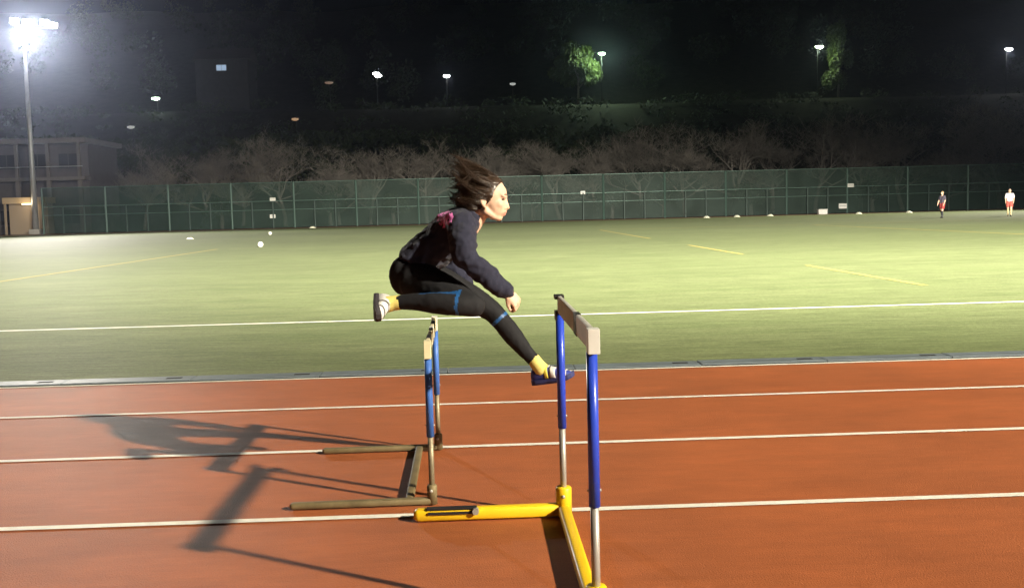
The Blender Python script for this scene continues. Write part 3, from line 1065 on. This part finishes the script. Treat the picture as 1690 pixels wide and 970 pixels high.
# neck
limb(body, [(796, 340, DB, 0.050), (787, 356, DB, 0.047), (774, 372, DB, 0.056)], 16)
torso(body, TORSO, grow=-0.022)
limb(body, NEAR_ARM[:-1] + [(834, 479, 4.57, 0.042)], grow=-0.020)
limb(body, FAR_ARM[:-1] + [(774, 479, 5.09, 0.042)], grow=-0.020)
limb(body, TRAIL, grow=-0.004)
limb(body, TRAIL_SHIN, grow=-0.004)
limb(body, LEAD, grow=-0.004)


def hand(mb_, wrist, along, palm_n, size=1.0, mirror=1):
    """relaxed curled hand: palm, four fingers, thumb; along = wrist to knuckles, palm_n = palm side"""
    w = Vector(wrist)
    K = 0.86
    a_ = Vector(along).normalized()
    n_ = (Vector(palm_n) - a_ * Vector(palm_n).dot(a_)).normalized()
    s_ = a_.cross(n_) * mirror
    h_ = MB()
    h_.tube([-a_ * 0.03, a_ * 0.012], [0.027, 0.025], 10, round_caps=True)
    Mx = Matrix((a_, s_, n_)).transposed()
    h_.ellipsoid(a_ * 0.045, (0.046, 0.038, 0.016), 14, 10, M=Mx)
    h_.ellipsoid(a_ * 0.062, (0.026, 0.037, 0.014), 14, 10, M=Mx)
    for k, (o, L) in enumerate(((-0.028, 0.86), (-0.0095, 1.0), (0.0095, 0.94), (0.027, 0.76))):
        p0 = a_ * 0.072 + s_ * o
        L1, L2, L3 = 0.040 * L, 0.026 * L, 0.021 * L
        c1, c2, c3 = R(38 + 5 * k), R(95 + 6 * k), R(140 + 4 * k)
        p1 = p0 + (a_ * math.cos(c1) + n_ * math.sin(c1)) * L1
        p2 = p1 + (a_ * math.cos(c2) + n_ * math.sin(c2)) * L2
        p3 = p2 + (a_ * math.cos(c3) + n_ * math.sin(c3)) * L3
        h_.tube([p0 - a_ * 0.012, p0, p1, p2, p3], [0.0095, 0.0095, 0.0088, 0.0082, 0.0072], 8, round_caps=True)
    t0 = a_ * 0.022 - s_ * 0.026 + n_ * 0.006
    t1 = t0 + a_ * 0.030 - s_ * 0.018 + n_ * 0.012
    t2 = t1 + a_ * 0.026 - s_ * 0.002 + n_ * 0.010
    h_.tube([t0, t1, t2], [0.013, 0.0105, 0.0085], 8, round_caps=True)
    b0 = len(mb_.v)
    mb_.v += [w + v * K for v in h_.v]
    for f in h_.f:
        mb_.face([q + b0 for q in f])


w1 = P(838, 482, 4.575)
hand(body, w1, P(853, 499, 4.58) - w1, Vector((-0.55, 0.75, -0.35)), mirror=1)
w2 = P(776, 482, 5.085)
hand(body, w2, P(788, 502, 5.07) - w2, Vector((-0.4, -0.8, -0.3)), mirror=-1)
# bare ankles and feet inside the shoes
limb(body, [(659, 499, 4.58, 0.029), (645, 501, 4.585, 0.030), (634, 503, 4.58, 0.034)])
limb(body, [(882, 595, 4.93, 0.028), (890, 607, 4.925, 0.030), (897, 613, 4.92, 0.032)])
bme = remesh(body, 0.0048, 5)
bme.name = 'person'
bme.materials.append(M_SKIN)
bme.materials.append(M_LIP)
HMi = HM.inverted()
for f in bme.polygons:
    q = HMi @ f.center
    if q.x > 0.077 and abs(q.y) < 0.019 and -0.080 < q.z < -0.057:
        f.material_index = 1
person = link('person', bme)
tag(person, 'person with flying dark hair clearing a hurdle, navy sweatshirt and black leggings', 'person')

# eyes and brows
for s in (-1, 1):
    m = MB(); hd(m, 'ellipsoid', (0.0735, s * 0.031, -0.003), (0.0100, 0.011, 0.0050), 12, 8)
    m.build('eye', M_EYE, person, smooth=True)
    m = MB(); hd(m, 'tube', [(0.0915, s * 0.016, 0.017), (0.0885, s * 0.030, 0.021), (0.0800, s * 0.044, 0.019)], [0.0015, 0.0025, 0.0012], 6)
    m.build('eyebrow', M_HAIR, person)

# sweatshirt
sw = MB()
SW_T = TORSO[2:]
torso(sw, [(689, 435, DB, 0.084, 0.166), (691, 432, DB, 0.090, 0.168), (703, 418, DB, 0.088, 0.160)] + TORSO[4:7] + [(773, 360, DB, 0.062, 0.115), (779, 354, DB, 0.052, 0.070)], grow=0.008)
limb(sw, NEAR_ARM, 16, 0.005)
limb(sw, FAR_ARM, 16, 0.005)
# ribbed cuff
limb(sw, [(828, 474, 4.566, 0.038), (838, 482, 4.575, 0.033)], 14)
limb(sw, [(770, 473, 5.092, 0.038), (776, 482, 5.085, 0.033)], 14)
sme = remesh(sw, 0.006, 7)
wrinkle(sme, 0.013, 9.0, 1.3, (1, 0.7, 1.3))
wrinkle(sme, 0.0035, 20.0, 4.1, (1.2, 0.6, 0.8))
sme.materials.append(M_NAVY)
sweat = link('sweatshirt', sme, person)
col_m = MB()
cA, cB = P(776, 357, DB), P(783, 349, DB)
ax_ = (cB - cA).normalized(); yv = Vector((0, 1, 0)); nv = ax_.cross(yv)
rs = []
for t_, rr_ in ((0.0, 0.062), (0.35, 0.060), (0.8, 0.056), (1.0, 0.053), (0.8, 0.050)):
    rs.append(col_m.ring(cA.lerp(cB, t_), nv * rr_, yv * rr_ * 1.1, 24))
col_m.skin(rs, cap=False)
col_m.build('collar', M_NAVY, sweat, smooth=True)

# leggings
lg = MB()
torso(lg, [(676, 472, DB, 0.066, 0.120), (682, 456, DB, 0.100, 0.163), (690, 438, DB, 0.097, 0.158), (696, 427, DB, 0.076, 0.14)])
lg.ellipsoid(P(668, 455, 4.78), (0.075, 0.085, 0.095), 16, 12)
lg.ellipsoid(P(668, 455, 4.94), (0.075, 0.085, 0.095), 16, 12)
limb(lg, TRAIL, 16)
limb(lg, TRAIL_SHIN, 16)
limb(lg, LEAD, 16)
lme = remesh(lg, 0.0052, 14)
wrinkle(lme, 0.003, 14.0, 2.0)
lme.materials.append(M_LEG)
lme.materials.append(M_PIPE)
cam_p = Vector((0, 0, CAM_H))
iM = CAM_M.to_3x3().transposed()


def pix(p):
    q = iM @ (p - cam_p)
    return PW / 2 + F_PX * q.x / -q.z, PH / 2 - F_PX * q.y / -q.z


tk0, tk1 = P(783, 503, 4.50), P(657, 499, 4.58)
td = (tk1 - tk0)
lk0, lk1 = P(803, 507, 4.97), P(884, 597, 4.93)
ld_ = (lk1 - lk0)
for f in lme.polygons:
    c = f.center
    t_ = (c - tk0).dot(td) / td.length_squared
    off = c - (tk0 + td * t_)
    if off.length < 0.066:
        if 0.17 < t_ < 0.212:
            f.material_index = 1
        elif 0.19 < t_ < 0.70 and off.length > 0.02:
            an = math.degrees(math.atan2(off.z, -off.y))     # 0 = towards camera, 90 = up
            if 60 < an < 84:
                f.material_index = 1
    t_ = (c - lk0).dot(ld_) / ld_.length_squared
    off = c - (lk0 + ld_ * t_)
    if off.length < 0.075 and 0.215 < t_ < 0.26:
        f.material_index = 1
link('leggings', lme, person)

# socks
for spec in ([(660, 499, 4.578, 0.0335), (650, 500, 4.583, 0.034), (640, 502, 4.585, 0.037)],
             [(881, 593, 4.932, 0.0325), (888, 603, 4.927, 0.035), (893, 609, 4.924, 0.039)]):
    m = MB(); limb(m, spec, 16); m.build('sock', M_SOCK, person, smooth=True)


def shoe(ankle, toe_dir, up_dir, m_up, m_sole, m_trim, bands, scale=0.9):
    """ankle: ankle joint point. Local: x to toe, y side, z up; sole bottom at z = -0.085"""
    x = Vector(toe_dir).normalized()
    z = Vector(up_dir); z = (z - x * z.dot(x)).normalized()
    y = z.cross(x)
    Mx = Matrix.Translation(ankle) @ Matrix((x, y, z)).transposed().to_4x4() @ Matrix.Scale(scale, 4)
    st = [(-0.062, 0.020, 0.045), (-0.055, 0.029, 0.068), (-0.035, 0.034, 0.084), (-0.005, 0.036, 0.088), (0.022, 0.037, 0.084), (0.050, 0.040, 0.070),
          (0.085, 0.043, 0.055), (0.115, 0.043, 0.045), (0.142, 0.038, 0.036), (0.160, 0.027, 0.026), (0.168, 0.012, 0.016)]
    z0 = -0.068

    def loft(stations, n=18, top=True):
        mb_ = MB(); rings = []
        for sx, w_, h_ in stations:
            i0 = len(mb_.v)
            for k in range(n):
                a_ = 2 * math.pi * k / n
                ca, sa = math.cos(a_), math.sin(a_)
                e = 0.7
                yy = math.copysign(abs(ca) ** e, ca) * w_
                zz = math.copysign(abs(sa) ** e, sa)
                if zz > 0:
                    yy *= 1 - 0.35 * zz * zz
                mb_.v.append(Mx @ Vector((sx, yy, z0 + h_ * (zz + 1) / 2)))
            rings.append(list(range(i0, i0 + n)))
        mb_.skin(rings)
        return mb_
    up = loft(st).build('shoe', m_up, person, smooth=True)
    sl = MB(); rings = []
    for sx, w_, _ in st:
        i0 = len(sl.v)
        lift = 0.018 * max(0, (sx - 0.08) / 0.088) ** 2
        for (sy, zz) in ((-1.0, 0.0), (-1.10, 0.012), (-1.06, 0.028), (1.06, 0.028), (1.10, 0.012), (1.0, 0.0)):
            sl.v.append(Mx @ Vector((sx * 1.04, sy * w_, z0 - 0.017 + zz + lift)))
        rings.append(list(range(i0, i0 + 6)))
    sl.skin(rings)
    sl.build('sole', m_sole, up)
    for x0_, x1_, mm in bands:
        sec = []
        for q in range(4):
            sx = x0_ + (x1_ - x0_) * q / 3
            for (a0, a1) in zip(st, st[1:]):
                if a0[0] <= sx <= a1[0]:
                    f_ = (sx - a0[0]) / (a1[0] - a0[0])
                    sec.append((sx, a0[1] + (a1[1] - a0[1]) * f_ + 0.0018, a0[2] + (a1[2] - a0[2]) * f_ + 0.0022))
                    break
        loft(sec).build('shoe_band', mm, up, smooth=True)
    lc = MB()
    for q in range(5):
        sx = 0.030 + q * 0.014
        hh = z0 + 0.084 - (sx - 0.022) * 0.55 + 0.004
        lc.tube([Mx @ Vector((sx, -0.018, hh - 0.006)), Mx @ Vector((sx, 0, hh)), Mx @ Vector((sx, 0.018, hh - 0.006))], 0.003, 6)
    lc.build('laces', M_SHOEW, up)
    return up


# trail foot: sole turned back, toes turned out to the camera and down
shoe(P(643, 499, 4.59), Vector((0.06, -0.93, -0.34)), Vector((1.0, -0.10, -0.08)), M_SHOEW, M_SOLE, M_SOCK, [(0.052, 0.066, M_SOLE), (0.118, 0.126, M_SOLE)], 0.84)
shoe(P(893, 607, 4.925), Vector((0.98, -0.32, 0.16)), Vector((-0.25, 0, 1.0)), M_SHOEB, M_SOLEB, M_SHOEY,
     [(0.020, 0.040, M_SHOEY), (0.050, 0.082, M_SHOEW), (0.100, 0.112, mat('pale_blue_trim', (0.30, 0.38, 0.62), 0.5)), (0.132, 0.140, M_SHOEW)])

# hair: cap over the skull plus loose strands blown back
hm = MB()
hd(hm, 'ellipsoid', (-0.008, 0, 0.026), (0.099, 0.084, 0.092), 24, 16)
hd(hm, 'ellipsoid', (0.046, 0, 0.036), (0.050, 0.066, 0.046), 20, 14)
hd(hm, 'ellipsoid', (-0.055, 0, 0.000), (0.075, 0.074, 0.085), 20, 14)
hd(hm, 'ellipsoid', (-0.085, 0, -0.030), (0.060, 0.060, 0.045), 16, 12)
hd(hm, 'ellipsoid', (-0.090, 0, 0.030), (0.050, 0.055, 0.050), 16, 12)
hme = remesh(hm, 0.006, 8)
wrinkle(hme, 0.007, 16.0, 7.7, (0.5, 1.6, 2.0))
wrinkle(hme, 0.003, 45.0, 2.7, (0.35, 1.6, 2.0))
bm = bmesh.new(); bm.from_mesh(hme)
kill = []
for f in bm.faces:
    q = HMi @ f.calc_center_median()
    # leave the face and the front of the neck free
    hx_ = -0.035
    HLN = [(-0.070, -0.030), (-0.050, -0.016), (-0.035, -0.004), (-0.018, 0.014), (0.0, 0.028), (0.03, 0.036), (0.050, 0.044), (0.075, 0.062), (0.10, 0.085)]
    for (z0_, x0_), (z1_, x1_) in zip(HLN, HLN[1:]):
        if z0_ <= q.z <= z1_:
            hx_ = x0_ + (x1_ - x0_) * (q.z - z0_) / (z1_ - z0_)
    if q.z > 0.10:
        hx_ = 0.1
    if q.x > hx_ + 0.004 * noise.noise(q * 90) or q.z < -0.078:
        kill.append(f)
bmesh.ops.delete(bm, geom=kill, context='FACES')
bm.to_mesh(hme); bm.free()
hme.materials.append(M_HAIR)
hair = link('hair', hme, person)
rnd = random.Random(77)
st_mb = MB()


def hl(px, py, y):
    """photo pixel near the head -> head-local point"""
    return Vector(((px - 805) * 0.00289, y, -(py - 327) * 0.00289))


def lerp_tab(tab, u):
    for (a_, p_), (b_, q_) in zip(tab, tab[1:]):
        if a_ <= u <= b_:
            f_ = (u - a_) / (b_ - a_)
            return tuple(x_ + (y_ - x_) * f_ for x_, y_ in zip(p_, q_))
    return tab[-1][1]


ROOT = [(0, (781, 344)), (0.2, (776, 325)), (0.4, (782, 304)), (0.6, (796, 291)), (0.8, (813, 289)), (1.0, (828, 298))]
SIDE = [(0, (797, 346)), (0.25, (803, 335)), (0.5, (812, 326)), (0.75, (817, 314)), (1.0, (821, 303))]
TIP = [(0, (750, 344)), (0.2, (747, 330)), (0.45, (752, 308)), (0.7, (748, 286)), (0.85, (744, 271)), (1.0, (760, 266))]
for k in range(110):
    side = k % 2 == 0
    u = rnd.random()
    sg = rnd.choice((-1, 1))
    if side:
        rp_ = lerp_tab(SIDE, u); y0 = sg * (0.072 + 0.010 * (1 - abs(u - 0.4)))
    else:
        rp_ = lerp_tab(ROOT, u); y0 = rnd.uniform(-0.05, 0.05)
    ue = min(1, max(0, u * 0.9 + rnd.gauss(0.05, 0.10)))
    tp_ = lerp_tab(TIP, ue)
    short = rnd.uniform(0.68, 1.12)
    A = hl(rp_[0], rp_[1], y0)
    if side:
        inside = 1 - ((A.x + 0.005) / 0.098) ** 2 - ((A.z - 0.018) / 0.096) ** 2
        A.y = sg * 0.074 * math.sqrt(max(inside, 0.25))
    E = hl(tp_[0] + rnd.gauss(0, 5), tp_[1] + rnd.gauss(0, 6), y0 * 0.6 + rnd.gauss(0, 0.025))
    E = A + (E - A) * short
    lift = 0.010 if side else 0.022
    B = A + Vector((-0.05, (0.012 if side else 0) * sg, (0.002 if side else 0.016) * (1 if u > 0.3 else -0.3)))
    if side:
        B.y = sg * 0.090
    C = E.lerp(B, 0.45) + Vector((rnd.gauss(0, 0.008), rnd.gauss(0, 0.010), rnd.gauss(0.0, 0.012) - 0.010))
    spread = rnd.uniform(0.008, 0.020)
    ns = 30
    wav = rnd.uniform(0.001, 0.006)
    ph = rnd.uniform(0, 6)
    for q in range(ns):
        oa = rnd.uniform(0, 6.28)
        orr = spread * math.sqrt(rnd.random())
        ov = Vector((0, math.cos(oa) * orr, math.sin(oa) * orr))
        ex = rnd.uniform(0.80, 1.15)
        pts = []
        for t in range(9):
            f_ = t / 8 * ex
            g_ = 1 - f_
            b_ = A * g_ ** 3 + B * 3 * g_ * g_ * f_ + C * 3 * g_ * f_ * f_ + E * f_ ** 3
            b_ = b_ + ov * (0.3 + 1.2 * math.sin(min(f_, 1) * 3.14) - 0.25 * f_)
            b_.z += wav * math.sin(f_ * 7 + ph) * f_
            pts.append(HM @ b_)
        r0 = rnd.uniform(0.0004, 0.0011)
        st_mb.tube(pts, [r0 * min(1, 0.15 + t * 0.5) * (1 - 0.9 * (t / 8) ** 2) for t in range(9)], 4)
so = st_mb.build('hair_strands', M_HAIR, hair, smooth=True)
so['kind'] = 'stuff'


# ------------------------------------------------------------------ far players
def player(px, D, H, label, top_col, short_col, leg_col, hair_col, face, stride, group):
    g = P(px, 358, D)
    root_loc = Vector((g.x, D, 0.006))
    k = H / 1.70
    b = MB()

    def lb(mb_, pts, rad):
        mb_.tube([Vector(p) * k for p in pts], [r * k for r in rad], 10, round_caps=True)
    b.ellipsoid(Vector((0.015, 0, 1.58)) * k, (0.095 * k, 0.075 * k, 0.118 * k), 14, 10)
    b.ellipsoid(Vector((0.105, 0, 1.565)) * k, (0.018 * k, 0.015 * k, 0.022 * k), 8, 6)
    for s in (-1, 1):
        b.ellipsoid(Vector((0.0, s * 0.078, 1.575)) * k, (0.02 * k, 0.012 * k, 0.03 * k), 8, 6)
    lb(b, [(0, 0, 1.50), (0, 0, 1.38)], [0.055, 0.06])
    torso_pts = [(0, 0.0, 0.88), (0, 0, 1.05), (0, 0, 1.25), (0, 0, 1.40)]
    for s in (-1, 1):
        lb(b, [(0, s * 0.07, 0.88), (0, s * 0.06, 1.1), (0, s * 0.10, 1.33)], [0.10, 0.085, 0.09])
        lb(b, [(0, s * 0.17, 1.37), (0.02 - s * stride * 0.3, s * 0.23, 1.12), (0.12 + s * -stride * 0.4, s * 0.22, 0.90)], [0.055, 0.043, 0.032])
        hx = 0.12 - s * stride * 0.4
        lb(b, [(hx, s * 0.22, 0.90), (hx + 0.03, s * 0.215, 0.83)], [0.03, 0.026])
        for q in range(4):
            lb(b, [(hx + 0.03, s * 0.215, 0.835), (hx + 0.02 + q * 0.014, s * (0.21 - 0.006 * q), 0.765)], [0.011, 0.009])
        lb(b, [(hx + 0.04, s * 0.20, 0.86), (hx + 0.075, s * 0.18, 0.815)], [0.012, 0.010])
        kx = s * stride
        lb(b, [(0, s * 0.09, 0.88), (kx * 0.5 + 0.04, s * 0.095, 0.48), (kx, s * 0.09, 0.085)], [0.095, 0.062, 0.040])
    me = remesh(b, 0.014, 4)
    me.materials.append(M_SKIN)
    o = link('person', me)
    o.location = root_loc
    o.rotation_euler = (0, 0, face)
    tag(o, label, 'person', group)
    t = MB()
    for s in (-1, 1):
        lb(t, [(0, s * 0.07, 0.93), (0, s * 0.06, 1.1), (0, s * 0.10, 1.34)], [0.118, 0.108, 0.108])
        lb(t, [(0, s * 0.17, 1.37), (0.01 - s * stride * 0.18, s * 0.215, 1.19)], [0.075, 0.07])
    me = remesh(t, 0.016, 4); me.materials.append(mat('shirt' + str(top_col), top_col, 0.8)); link('shirt', me, o)
    t = MB()
    for s in (-1, 1):
        lb(t, [(0, s * 0.08, 0.92), (s * stride * 0.28 + 0.02, s * 0.10, 0.64)], [0.122, 0.105])
    me = remesh(t, 0.016, 4); me.materials.append(mat('shorts' + str(short_col), short_col, 0.8)); link('shorts', me, o)
    for s in (-1, 1):
        t = MB()
        kx = s * stride
        lb(t, [(kx * 0.55 + 0.035, s * 0.095, 0.43), (kx, s * 0.09, 0.085)], [0.066, 0.046])
        t.build('sock', mat('long_sock' + str(leg_col), leg_col, 0.8), o, smooth=True)
        t = MB()
        lb(t, [(kx - 0.05, s * 0.09, 0.045), (kx + 0.05, s * 0.092, 0.045), (kx + 0.15, s * 0.095, 0.035)], [0.045, 0.045, 0.032])
        t.build('boot', M_BLACK, o, smooth=True)
    t = MB()
    t.ellipsoid(Vector((-0.012, 0, 1.615)) * k, (0.100 * k, 0.084 * k, 0.100 * k), 14, 10)
    t.build('hair', mat('player_hair' + str(hair_col), hair_col, 0.6), o, smooth=True)
    return o


player(1555, 64, 1.68, 'player in dark grey shirt walking on the far right of the pitch', (0.07, 0.06, 0.085), (0.30, 0.04, 0.04), (0.03, 0.03, 0.035), (0.28, 0.20, 0.10), R(200), 0.10, 'players on the far side')
player(1666, 64, 1.72, 'player in white shirt and red shorts on the far right of the pitch', (0.85, 0.82, 0.84), (0.55, 0.10, 0.08), (0.55, 0.45, 0.25), (0.25, 0.16, 0.12), R(240), 0.16, 'players on the far side')


# ------------------------------------------------------------------ haze volume added to stand in for lens glow round the left floodlight
hz = MB().box(-410, 410, -130, 430, -1.5, 105)
hm_ = bpy.data.materials.new('haze')
hm_.use_nodes = True
hn = hm_.node_tree.nodes
hn.remove(hn['Principled BSDF'])
pv = hn.new('ShaderNodeVolumePrincipled')
pv.inputs['Color'].default_value = (0.60, 0.70, 1.0, 1)
pv.inputs['Density'].default_value = 0.00026
pv.inputs['Anisotropy'].default_value = 0.9
hm_.node_tree.links.new(pv.outputs[0], hn['Material Output'].inputs['Volume'])
hz = hz.build('haze', hm_)
hz['kind'] = 'stuff'
hz['label'] = 'thin haze added for the glow round the left floodlight'
